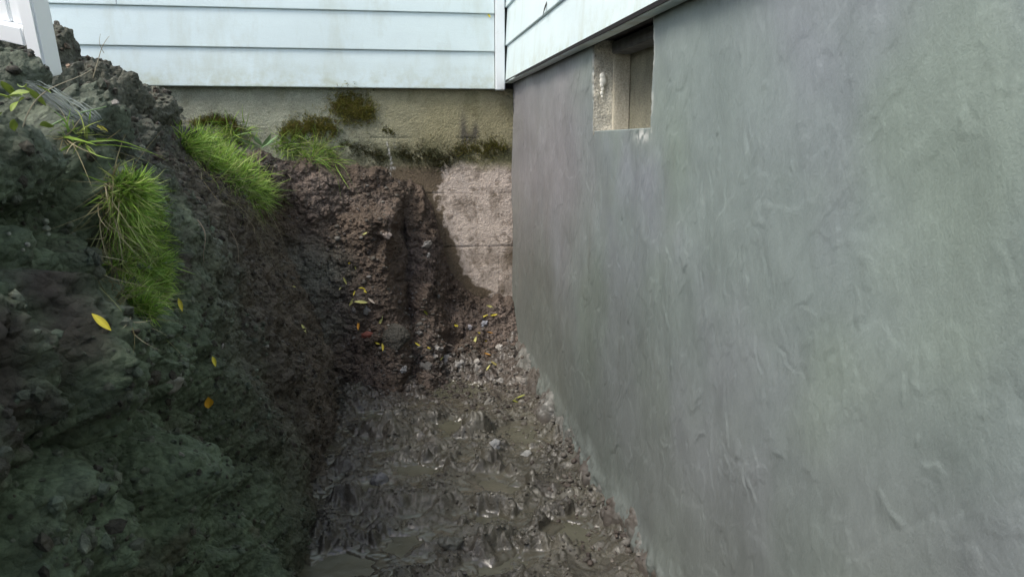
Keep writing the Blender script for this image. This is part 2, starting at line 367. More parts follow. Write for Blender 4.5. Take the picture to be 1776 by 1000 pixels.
pit(-.348, 3.40, .12, .13, .10); pit(-.40, 2.93, .06, .09, .10); pit(-.70, 3.08, .07, .08, .05); pit(-.72, 3.3, .08, .07, .05); pit(-.12, 2.78, .10, .14, .045)
pit(-.80, 1.93, .13, .08, .07); pit(-.13, 2.03, .09, .10, .05); pit(-.30, 2.38, .08, .08, .04); pit(-.62, 2.05, .08, .05, .06); pit(-.36, 1.9, .1, .06, .05); pit(-.55, 2.55, .08, .06, .06); pit(-.36, 2.15, .05, .05, .06); pit(-.70, 2.4, .06, .07, .06)
def bump(x, y, r, d):
    global H
    H = H + .7 * d * np.exp(-(((WX - x)**2 + (WY - y)**2) / r**2)**1.5)
bump(-.60, 3.05, .05, .05); bump(-.66, 2.9, .07, .06); bump(-.31, 2.85, .05, .05); bump(-.45, 3.1, .05, .03); bump(-.62, 2.28, .07, .06); bump(-.48, 2.72, .05, .05); bump(-.78, 2.6, .05, .05); bump(-.32, 2.62, .05, .035); bump(-.5, 2.28, .05, .05); bump(-.2, 2.3, .05, .04)
L0 = .012 + .05 * sstep(-.14, 0, FX) * 0
Hs = .5 * (H + L0 + np.sqrt((H - L0)**2 + .008**2)); wet = np.clip(sstep(.010, -.002, H - L0), 0, 1)
deep = sstep(-.018, -.035, H - L0)
H = Hs + .0012 * fbm(Q * np.array([16, 14, 1]), 3) * wet - deep * .012
PF = np.stack([FX, FY, H], -1)
mudc = mixc(np.array([.062, .056, .042]), np.array([.096, .089, .068]), sstep(-.4, .5, fbm(Q * 6 + 8, 4)))
mudc = mixc(mudc, np.array([.055, .048, .042]), sstep(.15, .6, fbm(Q * 9 + 77, 3)) * .7)
mudc = mixc(mudc, np.array([.075, .058, .052]), rough_far * .7)
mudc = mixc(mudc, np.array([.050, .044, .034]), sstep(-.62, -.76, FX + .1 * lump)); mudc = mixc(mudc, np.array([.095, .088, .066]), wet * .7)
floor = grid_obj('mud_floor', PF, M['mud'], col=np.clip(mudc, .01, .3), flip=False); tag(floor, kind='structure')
wa = floor.data.attributes.new('wet', 'FLOAT', 'POINT'); wa.data.foreach_set('value', wet.astype(np.float32).ravel())
wat = sheet('water', -1.0, .0, -2.4, 3.6, .008, M['water']); tag(wat, kind='structure')

# ------------------------------------------------------------------ the house
house = empty('house', (0, 4, 0)); tag(house, 'house corner with pale blue white clapboards over a freshly plastered and an old mossy foundation', 'house')
def rel(o):
    o.parent = house; o.matrix_parent_inverse = Matrix.Translation((0, -4, 0)); return o

# parged foundation along the trench: relief of trowel strokes
PY0, PY1, PZ0, PZ1 = -2.5, 3.985, -.25, 1.375
py = np.concatenate([np.linspace(PY0, .45, 90, endpoint=False), np.arange(.45, PY1, .0034)]); pz = np.linspace(PZ0, PZ1, 470)
OY0, OY1, OZ = 1.855, 2.415, 1.112
iy0, iy1 = np.searchsorted(py, OY0), np.searchsorted(py, OY1); iz = np.searchsorted(pz, OZ)
GY, GZ = np.meshgrid(py, pz, indexing='ij')
Q = np.stack([GY, GZ, GY * 0], -1).astype(np.float32)
R = .012 * fbm(Q * np.array([2.2, 1.6, 1]), 3) + .0012 * fbm(Q * np.array([11, 7, 1]) + 9, 4) + .0005 * fbm(Q * np.array([50, 14, 1]) + 9, 3)
for (sx, sz, off, amp, th) in ((4, 3, 5, .0009, .1), (7, 4.5, 25, .0008, .2), (13, 6, 45, .0006, .25), (9, 9, 65, .0008, .35)):
    nn_ = fbm((Q + np.stack([GZ * .35, GY * 0, GY * 0], -1)) * np.array([sx, sz, 1]) + off, 4, .45)
    R = R + amp * sstep(th, th + .045, nn_) - amp * .6 * np.clip(nn_ - th, 0, .5)
rs = np.random.default_rng(3)
dz = pz[1] - pz[0]
def stroke(y, z, L, wdt, ang, amp, kind):
    global R
    rr = L * .6 + wdt * 3
    a0, a1 = np.searchsorted(py, y - rr), np.searchsorted(py, y + rr); b0, b1 = np.searchsorted(pz, z - rr), np.searchsorted(pz, z + rr)
    if a1 - a0 < 2 or b1 - b0 < 2: return
    yy = GY[a0:a1, b0:b1] - y; zz = GZ[a0:a1, b0:b1] - z
    s = yy * math.sin(ang) + zz * math.cos(ang); t = yy * math.cos(ang) - zz * math.sin(ang)
    t = t + .014 * perlin(Q[a0:a1, b0:b1] * 22 + y) + .004 * perlin(Q[a0:a1, b0:b1] * 80 + y)
    env = np.clip(1 - (2 * s / L)**2, 0, 1)**.7
    if kind == 0: prof = np.where(t > 0, np.exp(-t / (wdt * 2.5)), np.exp(t / (wdt * .35)))       # scraped step
    elif kind == 1: prof = np.exp(-(t / wdt)**2)                                                   # ridge
    else: prof = -np.exp(-(t / wdt)**2) + .6 * np.exp(-((t - 1.6 * wdt) / (wdt * .6))**2)          # scratch with a burr
    R[a0:a1, b0:b1] += amp * env * prof
for k in range(620):
    y = rs.uniform(.5, 3.95)**1.0; z = rs.uniform(0, 1.33)
    if rs.random() < .5: y = rs.uniform(.5, 2.2)
    low = 1.15 - .5 * z
    kd = rs.choice([0, 0, 1, 2]); ang = rs.normal(.22, .28) if rs.random() < .85 else rs.uniform(-1.4, 1.4)
    stroke(y, z, rs.uniform(.02, .15), rs.uniform(.002, .0065), ang, rs.uniform(.0004, .0016) * low * rs.choice([1, 1, -1]) * (.45 if kd == 1 else 1), kd)
for k in range(30):
    stroke(rs.uniform(.6, 1.7), rs.uniform(.25, .85), rs.uniform(.03, .09), rs.uniform(.004, .007), rs.uniform(-1.5, 1.5), rs.uniform(.0014, .0026), 0)
for k in range(260):      # pimples and pocks
    stroke(rs.uniform(.5, 3.9), rs.uniform(0, 1.33), rs.uniform(.006, .018), rs.uniform(.0018, .003), rs.uniform(-1.5, 1.5), rs.uniform(-.0022, .0022), 1)
# rough unfinished foot
R = R + sstep(.16, .04, GZ + .05 * fbm(Q * 6 + 4, 3)) * (.016 + .02 * fbm(Q * 14 + 8, 4))
edge_n = .006 * perlin(np.stack([py * 0, py * 0, py * 20], -1))
PX = -(R + .004)
YY = GY.copy(); ZZ = GZ.copy()
# ragged rim round the opening and at the wall corner
jit = .007 * perlin(np.stack([GZ * 0, GZ * 26, GY * 26], -1)) + .004 * perlin(np.stack([GZ * 70, GZ * 70, GY * 70], -1))
nearrim = np.exp(-np.minimum(np.abs(GY - OY0), np.abs(GY - OY1)) / .02) * sstep(OZ - .05, OZ, GZ)
YY += jit * nearrim
ZZ += .0 * jit * np.exp(-np.abs(GZ - OZ) / .02) * (GY > OY0 - .02) * (GY < OY1 + .02)
YY += (.012 * perlin(np.stack([GZ * 0, GZ * 9, GZ * 0], -1)) - .004) * np.exp(-np.abs(GY - PY1) / .01)
PP = np.stack([PX, YY, ZZ], -1)
mask = np.ones((len(py) - 1, len(pz) - 1), bool); mask[iy0:iy1, iz:] = False
cP = mixc(np.array([.186, .222, .212]), np.array([.205, .224, .244]), sstep(-.35, .45, fbm(Q * 1.5 + 12, 4)))
cP = mixc(cP, np.array([.195, .238, .200]), sstep(-.05, .6, fbm(Q * 1.9 + 33, 3)) * .8)
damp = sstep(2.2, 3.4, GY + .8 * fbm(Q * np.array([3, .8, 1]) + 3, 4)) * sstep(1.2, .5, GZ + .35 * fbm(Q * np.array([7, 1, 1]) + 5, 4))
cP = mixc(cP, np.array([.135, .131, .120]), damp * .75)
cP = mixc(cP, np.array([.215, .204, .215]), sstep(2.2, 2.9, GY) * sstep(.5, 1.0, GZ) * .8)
cP = mixc(cP, np.array([.140, .158, .148]), sstep(.95, .15, GZ + .25 * fbm(Q * 2.5, 4)) * .8)  # shade toward the wall foot, painted into the plaster colour
streak = sstep(.35, .75, fbm(Q * np.array([26, 2.2, 1]) + 61, 4))
cP = mixc(cP, np.array([.26, .27, .265]), streak * .3 * sstep(1.2, 2.2, GY))
cP = cP * .95
cP = mixc(cP, np.array([.11, .11, .105]), sstep(.42, .8, fbm(Q * np.array([18, 2, 1]) + 81, 4)) * .3 * sstep(1.2, 2.2, GY))
wp = np.exp(-(((GY - 1.93) / .05)**2 + ((GZ - 1.098) / .014)**2)) * sstep(-.1, .25, fbm(Q * 40, 3) + .1)
cP = mixc(cP, np.array([.6, .6, .57]), wp)
rimc = np.exp(-np.minimum(np.abs(GY - OY0 + .003), np.abs(GY - OY1)) / .004) * (GZ > OZ - .01)
cP = mixc(cP, np.array([.5, .5, .46]), rimc * sstep(-.2, .2, fbm(Q * 30, 3)) * .7)
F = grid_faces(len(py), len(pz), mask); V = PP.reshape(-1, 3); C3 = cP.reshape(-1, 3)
# turned-in edges of the coat
idx = np.arange(len(py) * len(pz)).reshape(len(py), len(pz))
extraV, extraF, extraC = [], [], []
def rim(line, mat_c):
    global V, C3
    n = len(V) + sum(len(e) for e in extraV); pts = V[line].copy(); pts[:, 0] = .02
    extraV.append(pts); extraC.append(C3[line] * mat_c)
    k = np.arange(len(line) - 1); extraF.append(np.stack([line[k], line[k + 1], n + k + 1, n + k], -1))
rim(idx[iy0, iz:], 1.1); rim(idx[iy1, iz:], 1.1); rim(idx[iy0:iy1 + 1, iz], 1.); rim(idx[-1, :], .8)
V2 = np.concatenate([V] + extraV); C2 = np.concatenate([C3] + extraC); F2 = np.concatenate([F] + extraF)
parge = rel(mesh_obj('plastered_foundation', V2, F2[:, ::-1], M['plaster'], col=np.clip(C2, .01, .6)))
tag(parge, 'freshly plastered grey foundation wall with trowel marks')

# wall core behind the coat (keeps light out) with the recess left open
core = rel(boxes('wall_core', [(.02, .3, -2.5, OY0 - .03, -.3, 1.37), (.02, .3, OY1 + .012, 3.99, -.3, 1.37), (.021, .3, OY0 - .03, OY1 + .012, -.3, OZ - .012), (.135, .3, OY0 - .03, OY1 + .012, OZ - .012, 1.37)], M['dark']))
# blocked-up opening
def rough_plate(name, o, u, v, nu, nv, amp, col, mat, sc=30, colvar=.15):
    o, u, v = map(np.array, (o, u, v)); a = np.linspace(0, 1, nu)[:, None, None]; b = np.linspace(0, 1, nv)[None, :, None]
    P = (o + a * u + b * v).astype(np.float32); n = np.cross(u, v); n = n / np.linalg.norm(n)
    P = P + n * (amp * fbm(P * sc, 4))[..., None]
    c = np.asarray(col) * (1 + colvar * fbm(P * 9 + 3, 4))[..., None]
    return rel(grid_obj(name, P, mat, col=np.clip(c, .01, .8)))
infill = rough_plate('opening_infill', (.105, 2.47, OZ - .03), (0, -.68, 0), (0, 0, .30), 180, 90, .002, (.24, .23, .17), M['block'])
jamb = rough_plate('opening_jamb', (-.003, OY1 - .012, OZ - .01), (.062, 0, 0), (0, 0, .28), 30, 120, .004, (.40, .385, .33), M['block'], 22, .6)
strip = rel(boxes('jamb_strip', [(.055, .104, 2.385, 2.425, OZ - .005, 1.37)], material('jamb_concrete', (.46, .43, .35), rough=.9, spec=.2, bumps=((200, .002, 'n'),), var=((30, .7, 1.2, (1, 1, .2)), (240, .75, 1.3))), bev=.003))
sill = rough_plate('opening_sill', (.0, OY0 - .01, OZ - .003), (.11, 0, 0), (0, .58, 0), 40, 150, .0015, (.40, .40, .39), M['block'], 30)
lint = rel(boxes('opening_lintel', [(.045, .104, OY0 - .02, OY1 - .03, 1.338, 1.372)], material('lintel_board', (.10, .10, .098), rough=.8, bumps=((80, .002, 'n', (1, .2, 1)),), var=((30, .7, 1.3),)), bev=.003))
def blob(name, pts, rs_, mat, flat=(1, 1, 1), parent=None):
    bm = bmesh.new()
    for (p, r) in zip(pts, rs_):
        m = Matrix.Translation(p) @ Matrix.Diagonal((*[r * f for f in flat], 1)); bmesh.ops.create_icosphere(bm, subdivisions=3, radius=1, matrix=m)
    me = bpy.data.meshes.new(name); bm.to_mesh(me); bm.free()
    for pl in me.polygons: pl.use_smooth = True
    me.materials.append(mat); o = bpy.data.objects.new(name, me); COL.objects.link(o); return o
drip = rel(blob('paint_drip', [(.022, 2.398, 1.275), (.024, 2.398, 1.262), (.021, 2.398, 1.250), (.023, 2.398, 1.238), (.021, 2.398, 1.226), (.022, 2.398, 1.216)], [.010, .012, .008, .006, .006, .004], M['white'], (.9, .4, 1.1)))

# old block foundation at the trench end
bx = np.concatenate([np.linspace(-5, -1.8, 40, endpoint=False), np.arange(-1.8, .005, .0035)]); bz = np.linspace(-.25, 1.34, 460)
AX, AZ = np.meshgrid(bx, bz, indexing='ij'); Q = np.stack([AX, AZ, AX * 0], -1).astype(np.float32)
course = .268; z0 = 1.103
jz = np.abs(((AZ - z0) / course + .5) % 1 - .5) * course; rown = np.floor((AZ - z0) / course)
jx = np.abs(((AX + .34 + .27 * (rown % 2)) / .54 + .5) % 1 - .5) * .54
joint = np.maximum(np.exp(-(jz / .004)**2), np.exp(-(jx / .003)**2) * .5)
rl = .0035 * fbm(Q * 8, 4) + .0016 * fbm(Q * 70, 3) - .0035 * joint * sstep(-.3, .2, fbm(Q * 5 + 3, 2))
PWx = np.stack([AX, 4.0 - rl, AZ], -1)
grd = 1.0 + .0 * AX
n1 = fbm(Q * 5 + 2, 5); n2 = fbm(Q * 16 + 8, 4)
up_c = mixc(np.array([.29, .30, .235]), np.array([.27, .25, .155]), sstep(-1.0, -.35, AX + .2 * n1))
cW = up_c * (1 + .14 * n1)[..., None]
cW = mixc(cW, np.array([.13, .12, .06]), sstep(.1, .6, fbm(Q * 7 + 60, 4)) * sstep(.95, 1.2, AZ) * .5)
lowm = sstep(1.0, .94, AZ + .05 * n1)                                           # formerly buried masonry
film = np.array([.135, .106, .074]); clean = np.array([.56, .48, .42])
n3 = fbm(Q * 30 + 18, 4); fz = np.interp(AZ, [.2, .33, .37, .45, .56, .61, .84, .95], [-.1, -.12, -.19, -.265, -.275, -.33, -.37, -.36])
cl = sstep(-.014, .014, AX - fz + .06 * n1 + .05 * n2 + .035 * n3)
wetp = np.maximum(np.exp(-(((AX + .34) / .035)**2 + ((AZ - .52) / .09)**2)**2), np.exp(-(((AX + .0) / .05)**2 + ((AZ - .52) / .07)**2)**2))
n3 = fbm(Q * 30 + 18, 4)
cl = cl * (1 - .5 * sstep(.05, .45, fbm(Q * np.array([12, 7, 1]) + 29, 4))) * (1 - .5 * sstep(.15, .4, n3)); cl = cl * (1 - .85 * np.clip(wetp, 0, 1)); cl = np.clip(cl - .25 * sstep(.1, .5, n2) - .5 * sstep(-.30, -.42, AX + .05 * n2) * sstep(.8, .7, AZ), 0, 1)
lowc = mixc(film, clean, cl)
lowc = lowc * (1 + .10 * fbm(Q * 12 + 5, 4))[..., None]
cW = mixc(cW, lowc, lowm)
band = np.exp(-((AZ - 1.02 - .02 * n1) / .05)**2) * sstep(-1.1, -.7, AX) * sstep(-.15, .35, fbm(Q * 9 + 14, 4) + .25)
cW = mixc(cW, np.array([.045, .05, .022]), band * .85)
blk = sum(np.exp(-(((AX - a) / w)**2 + ((AZ - b) / h_)**2)) for a, b, w, h_ in ((-.245, 1.15, .018, .07), (-.185, 1.14, .015, .035), (-.215, 1.1, .04, .03)))
cW = mixc(cW, np.array([.06, .055, .055]), np.clip(blk, 0, 1) * .75)
eff = np.exp(-((AX + .60 + .02 * n1 - .1 * (AZ - 1.04) + .05 * n2) / .008)**2) * sstep(.9, .95, AZ) * sstep(1.11, 1.07, AZ)
cW = mixc(cW, np.array([.55, .54, .52]), np.clip(eff * 1.2, 0, 1) * sstep(-.15, .25, fbm(Q * np.array([60, 30, 1]) + 8, 4) + .05) * .85)
for a, b in ((-.26, .6), (-.25, .93)):
    cW = mixc(cW, np.array([.42, .38, .36]), np.exp(-((AX - a) / .006)**2) * sstep(b - .1, b, AZ) * sstep(b + .05, b - .02, AZ) * .5)
cW = cW * (1 - .3 * joint[..., None] * (AZ < 1.1)[..., None])
fnd = rel(grid_obj('block_foundation', PWx, M['block'], col=np.clip(cW, .01, .7))); tag(fnd, 'old mossy concrete block foundation wall')
rel(boxes('foundation_core', [(-5, .3, 4.02, 4.3, -.3, 1.36)], M['dark']))

# lapped siding: profile swept along each wall
def siding(name, along, a0, a1, zb, seams, facing, top=3.9, ex=.174):
    prof = []
    z = zb
    while z < top:
        prof += [(.025, z), (.0272, z + .002), (.0275, z + .005), (.0175, z + ex - .001), (.012, z + ex)]
        z += ex
    prof = [(-.005, zb + .0005), (.022, zb)] + prof
    n = 80; u = np.linspace(a0, a1, n)
    V = np.zeros((n, len(prof), 3))
    for i, (d, zz) in enumerate(prof):
        wav = .0012 * np.sin(u * 2.3 + zz * 7) + .001 * np.sin(u * 5.1 + zz * 3)
        if along == 'x': V[:, i] = np.stack([u, 4.0 - d - .01 + wav, np.full(n, zz)], -1)
        else: V[:, i] = np.stack([-(d + .018) + wav, u, np.full(n, zz)], -1)
    F = grid_faces(n, len(prof))
    o = rel(mesh_obj(name, V, F if facing else F[:, ::-1], M['siding'], smooth=False))
    return o
s1 = siding('siding', 'x', -5.0, -.095, 1.336, (), True); tag(s1, 'clapboards on the wall across the trench end')
s2 = siding('siding', 'y', -2.6, 3.952, 1.362, (), False); tag(s2, 'clapboards above the plastered foundation')
# butt seams between siding lengths
rel(boxes('siding_seam', [(-1.79, -1.7885, 3.964, 3.985, 1.686, 1.857)], M['joint_shade']))
rel(boxes('corner_trim', [(-.092, -.048, 3.936, 3.985, 1.330, 3.9)], M['trim'], bev=.004))
rel(boxes('sheathing', [(-5, .0, 3.992, 4.05, 1.339, 3.92), (-.016, .28, -2.6, 3.98, 1.378, 3.92)], M['dark']))
# algae and dirt line are in the paint; black strip paints the shadow gap and dark underside below the long wall
rel(boxes('underside_shade', [(-.047, -.002, -2.6, 3.93, 1.3645, 1.3755)], M['joint_shade']))
rel(boxes('roof', [(-5.4, .6, 3.5, 5, 3.92, 4.02), (-.5, 3, -3, 3.5, 3.925, 4.02)], M['dark']))

# cement heel smeared along the foot of the plastered wall
hy = np.arange(.9, 3.99, .004); ha = np.linspace(0, 1, 44)
HY, HA = np.meshgrid(hy, ha, indexing='ij'); Q1 = np.stack([HY, HA * 0, HA * 0], -1).astype(np.float32)
wd = .030 + .075 * sstep(.0, .5, fbm(Q1 * 3.5, 3)) + .03 * fbm(Q1 * 11, 4, .6) + .035 * sstep(3.1, 3.5, HY); wd = np.clip(wd, .008, 1)
hh = .115 + .02 * fbm(Q1 * 3 + 9, 3) + .02 * sstep(3.0, 3.6, HY)
hx = -wd * (HA**.8) + .012; hz = hh * (1 - HA)**.8 + .02 * HA
hz = np.where(HA > .8, hz - (HA - .8) * .35, hz)
PHl = np.stack([hx, HY, hz], -1).astype(np.float32)
Nh = normals(PHl); Nh = np.where(Nh[..., 0:1] > 0, -Nh, Nh)
PHl = PHl + Nh * (.018 * fbm(PHl * 14, 5, .6) + .012 * (1 - worley(PHl * 26)**2))[..., None]
cH = mixc(np.array([.12, .12, .112]), np.array([.185, .185, .175]), sstep(-.2, .4, fbm(PHl * 9, 3)))
cH = mixc(cH, np.array([.085, .075, .066]), sstep(-.15, .25, fbm(PHl * 7 + 44, 4)))
heel = rel(grid_obj('cement_heel', PHl, M['plaster'], col=cH)); tag(heel, 'lumpy cement smeared along the wall foot')

# ------------------------------------------------------------------ dropping small things onto the surfaces
bpy.context.view_layer.update()
DG = bpy.context.evaluated_depsgraph_get()
cF = Vector((math.sin(YAW) * math.cos(PITCH), math.cos(YAW) * math.cos(PITCH), -math.sin(PITCH)))
cR = Vector((math.cos(YAW), -math.sin(YAW), 0)); cU = cR.cross(cF)
def hit(px, py_):
    d = (cF + cR * ((px - 888) / FPX) + cU * ((500 - py_) / FPX)).normalized()
    ok, loc, nor, i, ob, m = SC.ray_cast(DG, CAM, d)
    if nor.dot(d) > 0: nor = -nor
    return loc, nor, (loc - CAM).dot(cF)
def drop(x, y, z=1.0):
    ok, loc, nor, i, ob, m = SC.ray_cast(DG, Vector((x, y, z)), Vector((0, 0, -1)))
    if nor.z < 0: nor = -nor
    return loc, nor

def strands(name, base, dirs, L, W_, droop, col, mat, nseg=6, parent=None, curl=.25, seed=1):
    """curved tapering blades, each a narrow folded strip"""
    r = np.random.default_rng(seed); n = len(base)
    base = np.asarray(base, float); dirs = np.asarray(dirs, float); dirs /= np.linalg.norm(dirs, axis=1)[:, None] + 1e-9
    L = np.broadcast_to(L, n); W_ = np.broadcast_to(W_, n); droop = np.broadcast_to(droop, n)
    t = np.linspace(0, 1, nseg)
    sidev = r.normal(size=(n, 3)); 
    p = base[:, None] + dirs[:, None] * (L[:, None] * t)[..., None]
    p = p + np.array([0, 0, -1]) * (droop[:, None] * L[:, None] * t**2)[..., None] + sidev[:, None] * (curl * L[:, None] * t**2)[..., None]
    s = np.cross(dirs, r.normal(size=(n, 3))); s /= np.linalg.norm(s, axis=1)[:, None] + 1e-9
    w = W_[:, None] * (np.clip(1 - t**2.2, .04, 1))[None] * .5
    A = p - s[:, None] * w[..., None]; B = p + s[:, None] * w[..., None]
    V = np.stack([A, B], 2).reshape(n, -1, 3); k = np.arange(nseg - 1)
    f = np.stack([2 * k, 2 * k + 1, 2 * k + 3, 2 * k + 2], -1)
    F = (f[None] + (np.arange(n) * nseg * 2)[:, None, None]).reshape(-1, 4)
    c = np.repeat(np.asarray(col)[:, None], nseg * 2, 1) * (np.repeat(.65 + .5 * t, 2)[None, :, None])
    return mesh_obj(name, V.reshape(-1, 3), F, mat, parent, col=c.reshape(-1, 3))

def seeds(poly_fn, n, r):
    b, nn, sc = [], [], []
    k = 0
    while len(b) < n and k < n * 6:
        k += 1; px, py_ = poly_fn(r); l, nr, dp = hit(px, py_)
        if dp > 0: b.append(l[:]); nn.append(nr[:]); sc.append(dp)
    return np.array(b), np.array(nn)

def poly_sampler(pts, gauss=False):
    """pts: list of (x, y, radius) blobs strung along a line"""
    pts = np.array(pts, float)
    def f(r):
        k = r.integers(0, len(pts) - 1); t = r.random(); c = pts[k] * (1 - t) + pts[k + 1] * t
        a = r.random() * 6.283; q = (abs(r.normal()) * .55 if gauss else math.sqrt(r.random())) * c[2]
        return c[0] + q * math.cos(a), c[1] + q * math.sin(a)
    return f

GREEN = np.array([[.20, .34, .05], [.30, .46, .08], [.15, .27, .06], [.42, .50, .16], [.25, .40, .07]])
DRY = np.array([[.30, .26, .14], [.38, .34, .22], [.20, .18, .09], [.26, .28, .12]])
def cols(pal, n, r): return pal[r.integers(0, len(pal), n)] * r.uniform(.7, 1.25, (n, 1))

def tuft(label, path, n, ndry, L, droop, seed, dry_path=None, out=.5, lean=(0.2, -.1, .5), wid=.0022, dryL=None, dry_dir=(.2, -.1, -.3), dry_droop=.3):
    r = np.random.default_rng(seed)
    b, nn = seeds(poly_sampler(path), n, r)
    rr_ = .75 + .8 * np.clip(perlin(b * 30 + 5) + .4, 0, 1); root = empty('grass_tuft', tuple(b.mean(0))); tag(root, label, 'grass tuft')
    o = np.array(root.location)
    b = b - o - nn * .006
    cl_ = np.stack([perlin(b * 22 + q_) for q_ in (1, 40, 80)], -1)
    d = nn * out + np.array(lean) + r.normal(0, .62, (n, 3)) + 1.2 * cl_
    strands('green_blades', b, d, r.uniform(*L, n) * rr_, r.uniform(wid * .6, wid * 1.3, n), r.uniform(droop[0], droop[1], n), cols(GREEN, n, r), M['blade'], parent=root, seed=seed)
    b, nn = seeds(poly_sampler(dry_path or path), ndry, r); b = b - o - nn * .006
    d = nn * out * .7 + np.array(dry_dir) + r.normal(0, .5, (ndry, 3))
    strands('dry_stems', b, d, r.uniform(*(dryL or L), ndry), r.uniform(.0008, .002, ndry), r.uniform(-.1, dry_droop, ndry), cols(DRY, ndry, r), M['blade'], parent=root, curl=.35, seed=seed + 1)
    return root

tuft('tall strip of bright green turf hanging down the near bank face', [(222, 325, 30), (226, 350, 38), (238, 395, 46), (244, 440, 50), (250, 480, 44), (254, 510, 34), (258, 532, 18)], 8000, 450, (.014, .034), (-.1, .45), 21,
     dry_path=[(190, 300, 15), (190, 400, 22), (205, 480, 30), (240, 540, 32)], out=.7, lean=(.3, .05, .15), wid=.0026, dryL=(.03, .09))
tuft('wide green grass clump draped over the far lip of the bank', [(325, 245, 16), (355, 258, 26), (385, 278, 30), (415, 300, 30), (440, 330, 24), (455, 350, 12)], 3200, 380, (.03, .07), (-.2, .5), 33,
     dry_path=[(330, 270, 20), (380, 310, 30), (430, 345, 30), (465, 370, 18)], out=.5, lean=(.3, -.15, .45), wid=.0042, dryL=(.05, .12), dry_dir=(.3, -.2, -.3), dry_droop=.6)
tuft('thin long bladed grass growing at the foot of the block wall', [(480, 255, 10), (510, 260, 18), (545, 270, 18), (580, 275, 12)], 520, 190, (.07, .16), (.1, .8), 44, out=.3, lean=(.1, -.3, .9), wid=.0036, dryL=(.08, .17), dry_dir=(.3, -.3, .1), dry_droop=.8)
tuft('few stray green blades beside the grey netting strip', [(110, 235, 10), (130, 240, 12), (150, 245, 10)], 40, 30, (.03, .08), (.1, .7), 55, out=.4, lean=(.3, 0, .5), wid=.0032)
tuft('sparse low weeds on the flat soil behind the grass clump', [(370, 228, 16), (400, 232, 20), (435, 242, 18)], 420, 130, (.03, .09), (.0, .5), 66, out=.4, lean=(.0, -.1, .7), wid=.005)

def mossy(label, path, n, seed, L=(.004, .012), pal=None, mound=None, grp=None, name='moss_clump'):
    r = np.random.default_rng(seed)
    if mound:
        (c, rx, ry, rz) = mound
        th = r.uniform(0, 2 * math.pi, n); ph = np.arccos(r.uniform(-.9, 1, n))
        nn = np.stack([np.sin(ph) * np.cos(th), -np.abs(np.sin(ph) * np.sin(th)), np.cos(ph)], -1)
        wob = 1 + .35 * perlin(nn * 2.6 + seed)[:, None] + .14 * perlin(nn * 8 + seed)[:, None]
        b = np.array(c) + nn * np.array([rx, ry, rz]) * wob
        bmn = bmesh.new(); bmesh.ops.create_icosphere(bmn, subdivisions=5, radius=1)
        V = np.array([v.co[:] for v in bmn.verts]); Fm = np.array([[v.index for v in f.verts] for f in bmn.faces]); bmn.free()
        w2_ = 1 + .35 * perlin(V * 2.6 + seed)[:, None] + .14 * perlin(V * 8 + seed)[:, None]
        body = mesh_obj(name, np.array(c) + V * np.array([rx, ry, rz]) * w2_ * .98, Fm, M['soil'], col=np.tile((.12, .11, .04), (len(V), 1)))
        body.data.transform(Matrix.Translation(-Vector(c))); body.location = c
        tag(body, label, 'moss', grp)
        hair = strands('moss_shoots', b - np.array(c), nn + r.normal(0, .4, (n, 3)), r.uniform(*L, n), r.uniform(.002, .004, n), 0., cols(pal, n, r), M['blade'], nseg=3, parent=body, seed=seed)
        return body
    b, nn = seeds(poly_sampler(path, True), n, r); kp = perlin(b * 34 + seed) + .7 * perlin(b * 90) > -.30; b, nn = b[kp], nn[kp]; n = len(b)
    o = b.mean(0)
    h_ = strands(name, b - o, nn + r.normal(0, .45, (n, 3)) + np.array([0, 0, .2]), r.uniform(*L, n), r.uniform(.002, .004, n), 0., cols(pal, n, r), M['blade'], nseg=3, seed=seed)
    h_.location = o; tag(h_, label, 'moss', grp); return h_
MP = np.array([[.24, .24, .05], [.31, .28, .08], [.25, .19, .08], [.17, .19, .05]]); MD = np.array([[.08, .08, .035], [.10, .105, .04], [.08, .065, .035], [.14, .13, .05]])
mossy('highest round olive moss cushion touching the lowest clapboard', [(588, 180, 20), (608, 186, 30), (622, 190, 28), (640, 198, 14)], 9500, 71, (.006, .026), MP)
mossy('flat green moss hump left of the round moss cushion', [(492, 232, 12), (520, 222, 22), (550, 218, 26), (580, 226, 16)], 8500, 72, (.006, .020), MP)
mossy('brownish green moss mound on the bare soil nearest the spoil heap', [(338, 215, 8), (365, 208, 12), (395, 212, 14), (418, 224, 10)], 3600, 73, (.006, .020), MP * .7)
mossy('dark moss patch on the block wall under the clean joint', [(690, 262, 14), (715, 275, 22), (745, 268, 26), (765, 284, 18), (785, 270, 20)], 4800, 74, (.004, .010), MD)
mossy('bright moss strip on the block wall beside the plastered corner', [(790, 262, 14), (820, 256, 24), (842, 264, 22), (855, 250, 18), (876, 258, 12)], 4400, 75, (.004, .010), MP * .8)
mossy('thin dark moss film left of the white mineral trickle', [(590, 250, 14), (620, 258, 24), (645, 266, 22), (668, 275, 18)], 3000, 76, (.003, .008), MD)
mossy('small brown moss dab on the wall left of the white trickle', [(665, 225, 9), (684, 230, 7)], 420, 77, (.003, .009), MP * .6)

